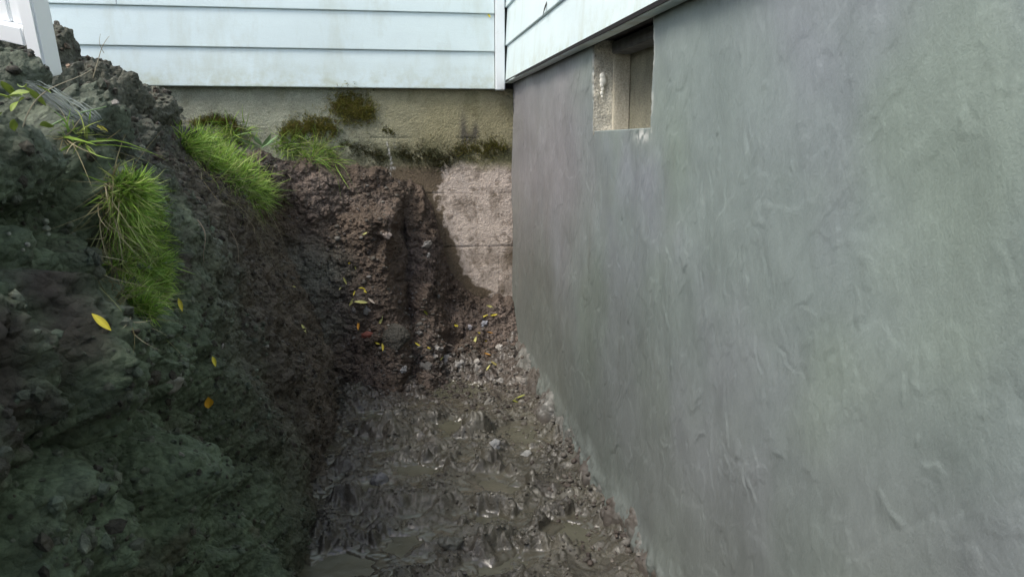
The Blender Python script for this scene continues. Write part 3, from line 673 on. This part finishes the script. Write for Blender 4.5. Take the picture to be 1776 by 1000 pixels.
# dandelion-like plant on the lip
def lance(L, Wd, seed, cup=.3, n=14, m=5):
    u = np.linspace(0, 1, n)[:, None]; v = np.linspace(-1, 1, m)[None]
    w = Wd * np.sin(np.pi * np.clip(u, .02, .98))**.8 * (1 - .25 * u)
    r = np.random.default_rng(seed); bend, tw = r.uniform(-.5, .7), r.normal(0, .5)
    x = (u - .5) * L + 0 * v; y = w * v * .5 + .12 * L * bend * np.sin(u * 3.0) * .4; z = cup * w * v**2 * .6 + bend * L * .35 * (u - .5)**2 + tw * (u - .5) * w * v * .8
    return np.stack([x + 0 * y, y + 0 * x, z + 0 * x], -1)
def leafmesh(name, P, c, mat, parent=None):
    n, m = P.shape[:2]; v = np.linspace(-1, 1, m)[None]
    cc = np.broadcast_to(np.asarray(c, float), (n, m, 3)) * (1 + .18 * (np.abs(v) < .2))[..., None]
    return grid_obj(name, P, mat, parent, col=np.clip(cc, 0, 1))
plant = empty('weed_plant', hit(455, 263)[0]); tag(plant, 'broad leaved pale green weed lying between the two grass clumps', 'weed')
for k in range(7):
    o = leafmesh('leaf', lance(random.uniform(.09, .14), random.uniform(.022, .034), 200 + k) + np.array([.06, 0, 0]), (.16, .27, .13), M['leaf'], plant)
    o.rotation_euler = (random.uniform(-.3, .3), random.uniform(-.5, -.1), k * .9 + random.uniform(-.2, .2)); o.location = (0, 0, .015)
plant2 = empty('weed_plant', hit(16, 218)[0]); tag(plant2, 'yellow green leafy weed at the left picture edge on the spoil', 'weed')
for k in range(26):
    o = leafmesh('leaf', lance(random.uniform(.018, .034), random.uniform(.009, .015), 230 + k), (.20, .27, .05), M['leaf'], plant2)
    o.rotation_euler = (random.uniform(-.8, .8), random.uniform(-.8, .8), random.uniform(0, 6)); o.location = (random.uniform(-.04, .04), random.uniform(-.02, .05), random.uniform(-.015, .045))

# ------------------------------------------------------------------ fallen leaves
YEL, PYL, ORG, GRN, TAN = (.62, .52, .05), (.62, .60, .22), (.62, .30, .04), (.28, .30, .04), (.42, .36, .30)
def fallen(px, py_, size, ang, c, label, group=None, wr=.28, off=.005):
    l, nr, dp = hit(px, py_)
    r = random.Random(int(px * 7 + py_)); L = size * dp / FPX
    o = leafmesh('leaf', lance(L, L * wr * r.uniform(.85, 1.2), int(px + py_)), np.array(c) * r.uniform(.8, 1.1), M['leaf'])
    z = (nr + Vector((0, 0, .25)) - cF * .25).normalized()
    a = rad(ang); x = cR * math.cos(a) + cU * math.sin(a); x = (x - z * x.dot(z)).normalized(); y = z.cross(x)
    o.matrix_world = Matrix.Translation(l + nr * off) @ Matrix((x, y, z)).transposed().to_4x4()
    tag(o, label, 'leaf', group)
    return o
g1 = 'leaves caught in the crease left of the groove'; l1 = 'yellow leaflet in the crease at the foot of the left soil ridge'
g2 = 'leaflets on the dark soil under the clean wall patch'; l2 = 'small yellow leaflet on dark soil under the clean wall patch'
g3 = 'leaflets among the pale pebbles'; l3 = 'small yellow leaflet lying among the pale pebbles above the puddle'
for a in [(632, 405, 10, 30, PYL, 'tiny cream leaf high on the brown soil face'), (616, 464, 20, -75, PYL, 'upright pale yellow leaf above the crease of leaves'), (597, 486, 16, -50, PYL, 'thin olive yellow leaf left of the crease'),
          (607, 455, 7, 20, YEL, 'tiny yellow leaf fragment above the upright leaf'),
          (634, 504, 15, -35, YEL, l1, g1), (610, 522, 18, 60, PYL, l1, g1), (625, 525, 24, 12, PYL, l1, g1), (626, 500, 12, 20, YEL, l1, g1), (614, 508, 10, 70, YEL, l1, g1), (645, 522, 16, -40, TAN, 'pinkish tan dead leaf right of the crease'),
          (660, 555, 18, 65, PYL, 'plump pale yellow leaf above the round rock'), (622, 564, 16, 88, ORG, 'upright orange leaf above the red brick chip'), (665, 603, 20, -70, YEL, 'yellow leaf standing below left of the round rock'), (655, 594, 10, -20, YEL, 'yellow scrap between brick chip and round rock'),
          (738, 540, 14, -60, GRN, 'olive green leaf on the right soil ridge'),
          (850, 532, 16, -15, PYL, l2, g2), (841, 550, 16, 20, YEL, l2, g2), (856, 546, 14, 15, YEL, l2, g2), (790, 564, 14, -15, YEL, l2, g2), (831, 577, 17, -10, YEL, l2, g2), (848, 578, 14, 40, ORG, 'orange leaflet under the clean wall patch'),
          (824, 590, 15, 75, PYL, l2, g2), (840, 590, 13, 5, YEL, l2, g2), (845, 615, 13, 0, ORG, 'orange tan leaflet lowest near the plaster corner'), (848, 637, 12, 60, PYL, 'cream leaf tip at the corner puddle edge'),
          (725, 597, 13, -35, YEL, l3, g3), (764, 621, 12, 40, PYL, l3, g3), (779, 599, 14, 25, TAN, l3, g3), (741, 604, 12, -40, YEL, l3, g3), (858, 632, 18, -30, (.35, .3, .1), l3, g3),
          (526, 570, 17, -65, PYL, 'slim yellow leaf on the dark bank above the hollow'), (509, 497, 7, 0, PYL, 'tiny pale leaf at the edge of the bank'),
          (371, 630, 26, -80, YEL, 'slim upright yellow leaf above the orange leaf'), (215, 347, 10, 0, ORG, 'orange speck of leaf caught in the hanging turf'), (902, 690, 22, 40, GRN, 'lime green leaf on pebbly mud near the plaster foot'),
          (893, 697, 14, -20, GRN, 'small olive leaf beside the lime green leaf'), (590, 500, 9, 60, PYL, 'small cream leaf on clods left of the crease')]:
    fallen(*a[:6], group=a[6] if len(a) > 6 else None)
fallen(171, 560, 42, -38, YEL, 'large bright yellow leaf on the near bank beside the turf', wr=.30, off=.012)
fallen(358, 691, 26, -75, (.70, .38, .03), 'broad amber leaf lying on the bank face', wr=.75, off=.01)
fallen(172, 223, 19, -20, (.66, .62, .10), 'round lemon leaf resting on the netting strip', wr=.6, off=.012)
fallen(301, 522, 24, -70, YEL, 'yellow leaf hanging in the tip of the turf strip', wr=.3, off=.03)
fallen(848, 28, 8, -60, YEL, 'tiny yellow leaf stuck on the clapboards', wr=.5)

# ------------------------------------------------------------------ stones
def rock(name, px, py_, wpx, c, label, cat='stone', group=None, flat=.7, asp=1.0, sink=.3, ang=0, rough=.25, mat=None, seed=None, sub=4):
    l, nr, dp = hit(px, py_); s = wpx * dp / FPX * .5
    bm = bmesh.new(); bmesh.ops.create_icosphere(bm, subdivisions=sub, radius=1)
    V = np.array([v.co[:] for v in bm.verts]); Fm = np.array([[v.index for v in f.verts] for f in bm.faces]); bm.free()
    sd_ = seed if seed is not None else px * .37 + py_ * .11
    cut = worley(V * .9 + sd_)
    V = V * (1 + rough * (perlin(V * 1.3 + sd_) - .3 * cut) + .06 * perlin(V * 4 + sd_))[:, None]
    V = V * np.array([s, s * asp, s * flat])
    o = mesh_obj(name, V, Fm, mat or M['stone'], col=np.tile(c, (len(V), 1)))
    a = rad(ang); o.rotation_euler = (nr.to_track_quat('Z', 'Y').to_matrix().to_4x4() @ Matrix.Rotation(a, 4, 'Z')).to_euler()
    o.location = l + nr * s * flat * (1 - 2 * sink) * .5
    if label: tag(o, label, cat, group)
    return o
PALE, PINK, GRY, DK = (.33, .31, .29), (.36, .30, .27), (.20, .19, .18), (.10, .095, .09)
gs = 'pale pebbles in a row above the puddle'; ls = 'pale pebble in the row of pebbles above the puddle'
for a in [(671, 408, 13, PINK, 'pale squarish stone embedded high in the left soil ridge', None, .6, 1.2), (741, 424, 17, PALE, 'pale oval stone stuck beside the top of the groove', None, .6, 1.5), (743, 443, 9, PALE, 'small pale stone under the oval stone', None, .8, 1),
          (640, 480, 9, GRY, 'small grey stone in the middle of the left ridge', None, .6, 1), (636, 537, 13, GRY, 'greyish husk shaped stone above the brick chip', None, .6, 1.3), (615, 538, 9, GRY, 'grey stone beside the husk shaped stone', None, .7, 1),
          (756, 603, 14, PALE, ls, gs, .7, 1), (765, 605, 10, PALE, ls, gs, .7, 1.2), (775, 621, 15, PALE, ls, gs, .7, 1), (798, 631, 17, (.26, .25, .24), ls, gs, .8, 1.1), (826, 628, 15, PALE, ls, gs, .6, 1), (754, 618, 12, GRY, ls, gs, .6, 1),
          (866, 603, 14, PALE, 'pale flat pebble nearest the plaster corner foot', None, .6, 1), (839, 560, 13, (.28, .29, .33), 'bluish stone under the clean wall patch', None, .7, 1), (815, 567, 10, (.33, .32, .35), 'small lilac pebble left of the bluish stone', None, .7, 1),
          (728, 577, 9, GRY, 'small grey pebble right of the round rock', None, .7, 1), (700, 641, 12, (.30, .30, .31), 'shell like grey pebble on the rubble', None, .5, 1.3), (765, 633, 16, DK, 'dark wet stone below the pebble row', None, .7, 1), (740, 636, 18, DK, 'dark slab stone left below the pebble row', None, .5, 1.4),
          (829, 640, 16, GRY, 'grey stone right end under the pebble row', None, .7, 1), (903, 661, 18, (.24, .22, .20), 'rounded stone on the lumpy mud by the plaster foot', None, .7, 1), (868, 661, 14, (.25, .24, .23), 'flat grey stone left of the rounded stone', None, .5, 1.2),
          (858, 772, 18, (.27, .27, .27), 'light grey stone half sunk in the wet mud', None, .7, 1.2), (912, 787, 15, (.26, .26, .25), 'flat light chip right of the sunk stone', None, .4, 1.4), (848, 697, 24, (.18, .17, .15), 'long flat stone below the puddle', None, .4, .5),
          (300, 663, 30, (.16, .155, .13), 'smooth pale stone half buried in the near bank face', None, .8, 1.5), (315, 787, 11, (.22, .21, .18), 'small pale chip low in the bank face', None, .4, .5), (386, 600, 9, (.25, .24, .22), 'tiny pale pebble in the bank above the slim leaf', None, .7, 1),
          (117, 117, 14, (.24, .17, .12), 'small orange brown stone on the heap beside the post', None, .7, 1), (200, 178, 11, (.24, .22, .20), 'pale chip on the side of the spoil mound', None, .6, 1.2), (462, 600, 8, (.24, .23, .21), 'small pale pebble in the dark bank left of the hollow', None, .8, 1)]:
    rock('stone', a[0], a[1], a[2], a[3], a[4], group=a[5], flat=a[6] * .8, asp=a[7], sink=.4, rough=.5, ang=(a[0] * 13) % 180)
rock('rock', 686, 583, 50, (.085, .08, .068), 'round mud coated rock at the foot of the groove', 'rock', flat=.6, sink=.45, rough=.2, mat=M['soil'])
rock('brick_chip', 637, 580, 24, (.22, .07, .05), 'dull red brick chip left of the round rock', 'brick chip', flat=.5, asp=.55, rough=.3, sink=.1)
wm = M['mud']
rock('mud_ball', 781, 946, 44, (.10, .10, .085), 'glossy round mud ball at the bottom of the photo', 'mud ball', flat=.7, sink=.4, rough=.35, mat=wm)
rock('mud_ball', 658, 832, 30, (.13, .13, .13), 'small shiny grey mud ball left of the mud ridges', 'mud ball', flat=.6, sink=.4, rough=.4, mat=wm)

# loose dark gravel and crumbs nobody could count
def scatter(name, n, area, size, pal, seed, top=.9, mat=None):
    r = np.random.default_rng(seed); bm = bmesh.new(); bmesh.ops.create_icosphere(bm, subdivisions=2, radius=1)
    B = np.array([v.co[:] for v in bm.verts]); Fm = np.array([[v.index for v in f.verts] for f in bm.faces]); bm.free()
    Vs, Fs, Cs = [], [], []; k = 0
    for i in range(n):
        x, y = area(r); l, nr = drop(x, y, top)
        s = size[0] * (size[1] / size[0])**(r.random()**2.2)
        v = B * (1 + .3 * perlin(B * 1.2 + i * 3.7)[:, None]) * np.array([1, r.uniform(.5, 1), r.uniform(.35, .8)]) * s
        Rm = np.array(Matrix.Rotation(r.uniform(0, 6.28), 3, 'Z') @ Matrix.Rotation(r.normal(0, .5), 3, 'X'))
        Vs.append(v @ Rm.T + np.array(l) + np.array([0, 0, s * .15])); Fs.append(Fm + k); k += len(B)
        c = pal[r.integers(0, len(pal))] * r.uniform(.75, 1.25); Cs.append(np.tile(c, (len(B), 1)))
    return mesh_obj(name, np.concatenate(Vs), np.concatenate(Fs), mat or M['stone'], col=np.concatenate(Cs))
gp = np.array([[.075, .066, .056], [.062, .05, .042], [.095, .085, .073], [.05, .04, .034], [.15, .14, .125]])
gr = scatter('gravel', 1100, lambda r: (np.clip(r.normal(-.42, .2), -.85, -.05), np.clip(r.normal(3.58, .12), 3.3, 3.85)), (.003, .017), gp, 5)
tag(gr, kind='stuff')
gr2 = scatter('pebbles', 380, lambda r: ((lambda y: (-.02 - abs(r.normal(0, .07)), y))(r.uniform(1.7, 3.6))), (.003, .015), gp * 1.25, 6)
tag(gr2, kind='stuff')
gr3 = scatter('rubble', 260, lambda r: (r.uniform(-.8, -.05), 3.45 - abs(r.normal(0, .28))), (.004, .014), gp * .9, 15)
tag(gr3, kind='stuff')
cr = scatter('soil_crumbs', 1800, lambda r: (r.uniform(-1.75, -1.1), r.uniform(.9, 3.8)), (.003, .016), np.array([[.06, .06, .05], [.05, .045, .035], [.08, .08, .07]]), 8, top=3., mat=M['soil'])
tag(cr, kind='stuff')

def crumbs(name, P, N_, n, size, pal, seed, wsel, mat):
    r = np.random.default_rng(seed); bm = bmesh.new(); bmesh.ops.create_icosphere(bm, subdivisions=1, radius=1)
    B = np.array([v.co[:] for v in bm.verts]); Fm = np.array([[v.index for v in f.verts] for f in bm.faces]); bm.free()
    Pf = P.reshape(-1, 3); cand = np.nonzero(wsel.reshape(-1))[0]; Pc = Pf[cand]
    dens = (perlin(Pc * 7 + 3) > -.12); cand = cand[dens]; pick = r.choice(cand, n)
    s = size[0] * (size[1] / size[0])**(r.random(n)**2.0)
    pre = [B * (1 + .5 * perlin(B * 1.5 + i * 3.7)[:, None] + r.normal(0, .16, (len(B), 1))) for i in range(24)]
    V = np.stack([pre[i % 24] for i in range(n)]) * r.uniform(.55, 1.0, (n, 1, 3)) * s[:, None, None]
    a = r.uniform(0, 6.28, n); ca, sa = np.cos(a)[:, None], np.sin(a)[:, None]
    V = np.stack([V[..., 0] * ca - V[..., 1] * sa, V[..., 0] * sa + V[..., 1] * ca, V[..., 2]], -1)
    V = V + Pf[pick][:, None]
    c = pal[r.integers(0, len(pal), n)] * r.uniform(.7, 1.3, (n, 1))
    F = (Fm[None] + (np.arange(n) * len(B))[:, None, None]).reshape(-1, 3)
    o = mesh_obj(name, V.reshape(-1, 3), F, mat, col=np.repeat(c, len(B), 0), smooth=False); tag(o, kind='stuff'); return o
visb = (PB[..., 1] > .6) & (PB[..., 2] > .03) & (PB[..., 0] > -1.9)
crumbs('soil_crumbs', PB, None, 12000, (.002, .011), np.array([[.10, .125, .09], [.08, .09, .066], [.06, .055, .042], [.13, .145, .11]]), 41, visb & (PB[..., 1] < 2.2), M['soil'])
crumbs('soil_crumbs', PB, None, 6000, (.003, .016), np.array([[.07, .058, .046], [.085, .068, .052], [.05, .042, .034], [.11, .10, .085]]), 42, visb & (PB[..., 1] >= 2.2), M['soil'])
crumbs('soil_crumbs', PE, None, 2600, (.0025, .010), np.array([[.09, .066, .052], [.11, .09, .08], [.07, .052, .042], [.14, .125, .115]]), 43, (T > .03) & (PE[..., 2] > .05), M['soil'])

crumbs('mud_crumbs', PF, None, 3600, (.002, .010), np.array([[.075, .068, .052], [.095, .088, .068], [.055, .048, .038], [.12, .112, .09]]), 44, (PF[..., 1] > 1.7) & (PF[..., 1] < 3.7) & (PF[..., 2] > .022), M['mud'])

# ------------------------------------------------------------------ netting strip, stems, roots
def fibres(name, pts_px, n, spread, thick, pal, seed, label, cat, lift=.016, seg=26):
    r = np.random.default_rng(seed); pts = np.array(pts_px, float)
    t = np.linspace(0, 1, seg); kx = np.interp(t * (len(pts) - 1), range(len(pts)), pts[:, 0]); ky = np.interp(t * (len(pts) - 1), range(len(pts)), pts[:, 1])
    C0 = np.array([(lambda h: (h[0] + h[1] * lift)[:])(hit(a, b)) for a, b in zip(kx, ky)])
    for _ in range(14): C0[1:-1] = (C0[:-2] + 2 * C0[1:-1] + C0[2:]) / 4
    tan = np.gradient(C0, axis=0); tan /= np.linalg.norm(tan, axis=1)[:, None]
    up_ = np.array([0, 0, 1.0]); sd_ = np.cross(tan, up_); sd_ /= np.linalg.norm(sd_, axis=1)[:, None] + 1e-9; u2 = np.cross(sd_, tan)
    Vs, Fs, Cs = [], [], []; k = 0; o = C0.mean(0)
    for i in range(n):
        a, b = r.normal(0, spread), r.normal(0, spread * .35); ph = r.uniform(0, 9)
        s0, s1 = (0, seg) if r.random() < .5 else sorted(r.integers(0, seg, 2)); 
        if s1 - s0 < 4: continue
        w = np.stack([perlin(np.stack([t * 6 + ph, t * 0 + i, t * 0], -1)), perlin(np.stack([t * 6 + ph, t * 0, t * 0 + i], -1))], -1) * spread * .6
        c = (C0 + sd_ * (a + w[:, :1]) + u2 * (b + w[:, 1:]) - o)[s0:s1]; m = len(c)
        th = thick * r.uniform(.6, 1.4); ring = []
        for j in range(3):
            an = j * 2.094; ring.append(c + (sd_[s0:s1] * math.cos(an) + u2[s0:s1] * math.sin(an)) * th)
        Vv = np.stack(ring, 1).reshape(-1, 3); q_ = np.arange(m - 1)[:, None] * 3; jj = np.arange(3)[None]; j2 = (jj + 1) % 3
        Ff = np.stack([q_ + jj, q_ + j2, q_ + 3 + j2, q_ + 3 + jj], -1).reshape(-1, 4) + k; k += len(Vv)
        Vs.append(Vv); Fs.append(Ff); Cs.append(np.tile(pal[r.integers(0, len(pal))] * r.uniform(.7, 1.2), (len(Vv), 1)))
    ob = mesh_obj(name, np.concatenate(Vs), np.concatenate(Fs), M['fibre'], col=np.concatenate(Cs)); ob.location = o
    tag(ob, label, cat); return ob
fibres('netting_strip', [(45, 150), (75, 165), (115, 205), (150, 225), (185, 252), (215, 272), (240, 286)], 60, .010, .00045, np.array([[.11, .135, .13], [.16, .19, .18], [.08, .095, .09]]), 3, 'frayed grey netting strip running down the spoil heap', 'netting')
RT = np.array([[.30, .27, .22], [.20, .17, .13]])
def stem(label, p0, p1, r0, px0=None, cat='stem', name='dry_stem', bend=.03, seg=14, col=(.30, .27, .2), fork=False):
    p0, p1 = Vector(p0), Vector(p1); n = (p1 - p0); s = n.cross(Vector((.3, .5, .8))).normalized(); r = random.Random(int(r0 * 1e6 + p0.x * 1e3))
    def tube(a, b, ra, rb, bd):
        Vv = []
        ax = (b - a).normalized(); e1 = ax.cross(Vector((0, .3, 1))).normalized(); e2 = ax.cross(e1)
        for i in range(seg):
            t = i / (seg - 1); c = a.lerp(b, t) + s * bd * math.sin(math.pi * t) + e2 * bd * .5 * math.sin(5 * t + p0.x * 9); rr = ra + (rb - ra) * t
            for j in range(6): Vv.append((c + (e1 * math.cos(j * 1.047) + e2 * math.sin(j * 1.047)) * rr)[:])
        F = [(i * 6 + j, i * 6 + (j + 1) % 6, i * 6 + 6 + (j + 1) % 6, i * 6 + 6 + j) for i in range(seg - 1) for j in range(6)]
        return Vv, F
    V_, F_ = tube(p0, p1, r0, r0 * .4, bend)
    if fork:
        for q1, q2 in fork:
            v2, f2 = tube(p0.lerp(p1, q1), Vector(q2), r0 * .6, r0 * .3, bend * .5); F_ += [tuple(k + len(V_) for k in f) for f in f2]; V_ += v2
    V_ = np.array(V_) - np.array(p0)
    o = mesh_obj(name, V_, F_, M['fibre'], col=np.tile(col, (len(V_), 1))); o.location = p0; tag(o, label, cat); return o
h0 = hit(162, 136)[0]
stem('thin dry forked twig standing on the heap before the clapboards', h0, h0 + Vector((.05, .02, .115)), .0016, fork=[(.6, h0 + Vector((.028, .0, .12)))], bend=.012)
h0 = hit(40, 222)[0]; stem('pale curved dry stem leaning over the left weed', h0, h0 + Vector((.06, .05, .075)), .0009, bend=.012)
h0 = hit(85, 220)[0]; stem('stout flat green blade crossing the netting strip', h0, h0 + Vector((.07, .02, .03)), .0016, bend=.003, col=(.16, .24, .12))
h0 = hit(260, 300)[0]; stem('long thin root rising beside the hanging turf', h0, h0 + Vector((-.015, 0, .10)), .0009, bend=.012, col=(.2, .18, .16))
fallen(948, 14, 34, 56, (.02, .02, .022), 'black shrivelled scrap stuck under a clapboard lap near the corner', wr=.2, off=.004)
h0 = Vector((-.06, 3.93, 1.335)); stem('frayed wire end dangling below the corner trim', h0, h0 + Vector((-.01, -.01, -.022)), .0012, bend=.02, col=(.35, .3, .2), name='wire_end', cat='wire')
for (px, py_, ln, lab) in [(340, 385, .10, 'root thread hanging under the left end of the grass clump'), (395, 395, .13, 'root thread hanging under the middle of the grass clump'), (432, 385, .09, 'longest pale root under the right end of the grass clump'), (500, 300, .05, 'fine root poking from the soil top at the block wall')]:
    h_, nr_, _ = hit(px, py_); stem(lab, h_ + nr_ * .01, h_ + nr_ * .03 + Vector((.01, 0, -ln)), .0011, bend=.012, name='hanging_root', cat='root', col=(.27, .22, .17))
rootn = empty('nodule_root', hit(80, 370)[0]); tag(rootn, 'thread root carrying pale white nodules on the near clods', 'root')
for k, (a, b, w_) in enumerate([(80, 384, 11), (79, 398, 13), (83, 408, 9)]):
    o = rock('nodule', a, b, w_, (.24, .26, .22), None, flat=.9, rough=.2, sink=0, sub=3); o.parent = rootn; o.matrix_parent_inverse = Matrix.Translation(-rootn.location)
    if 'label' in o: del o['label']
    if 'category' in o: del o['category']
rootm = empty('nodule_root', hit(45, 425)[0]); tag(rootm, 'second nodule root with two white beads at the left edge', 'root')
for k, (a, b, w_) in enumerate([(47, 424, 9), (40, 433, 6), (16, 406, 7)]):
    o = rock('nodule', a, b, w_, (.26, .26, .22), None, flat=.9, rough=.2, sink=0, sub=3); o.parent = rootm; o.matrix_parent_inverse = Matrix.Translation(-rootm.location)
    if 'label' in o: del o['label']
    if 'category' in o: del o['category']

# ------------------------------------------------------------------ white fence panel resting on the heap
def at_y(px, py_, y):
    d = cF + cR * ((px - 888) / FPX) + cU * ((500 - py_) / FPX); t = (y - CAM.y) / d.y; return CAM + d * t
fb = at_y(84, 130, 1.75); ft = at_y(57, 0, 1.70)
fence = empty('fence_panel', fb); tag(fence, 'white fence panel leaning on the spoil heap in the upper left corner', 'fence panel')
zax = (ft - fb).normalized(); xax = Vector((-.88, .42, .40)); xax = (xax - zax * xax.dot(zax)).normalized(); yax = zax.cross(xax)
def fbox(name, x0, x1, y0, y1, z0, z1, bev=.002):
    o = boxes(name, [(x0, x1, y0, y1, z0, z1)], M['vinyl'], bev=bev); o.parent = fence; o.matrix_local = Matrix((xax, yax, zax)).transposed().to_4x4(); return o
fbox('post', -.019, .021, -.02, .02, 0, 1.3, .004)
fbox('rail', .0245, .9, -.02, .02, .055, .09)
fbox('rail', .0245, .9, -.012, .012, 1.1, 1.14)
for k in range(22): fbox('picket', .028 + k * .038, .060 + k * .038, -.010, .006, .0905, 1.099, .003)
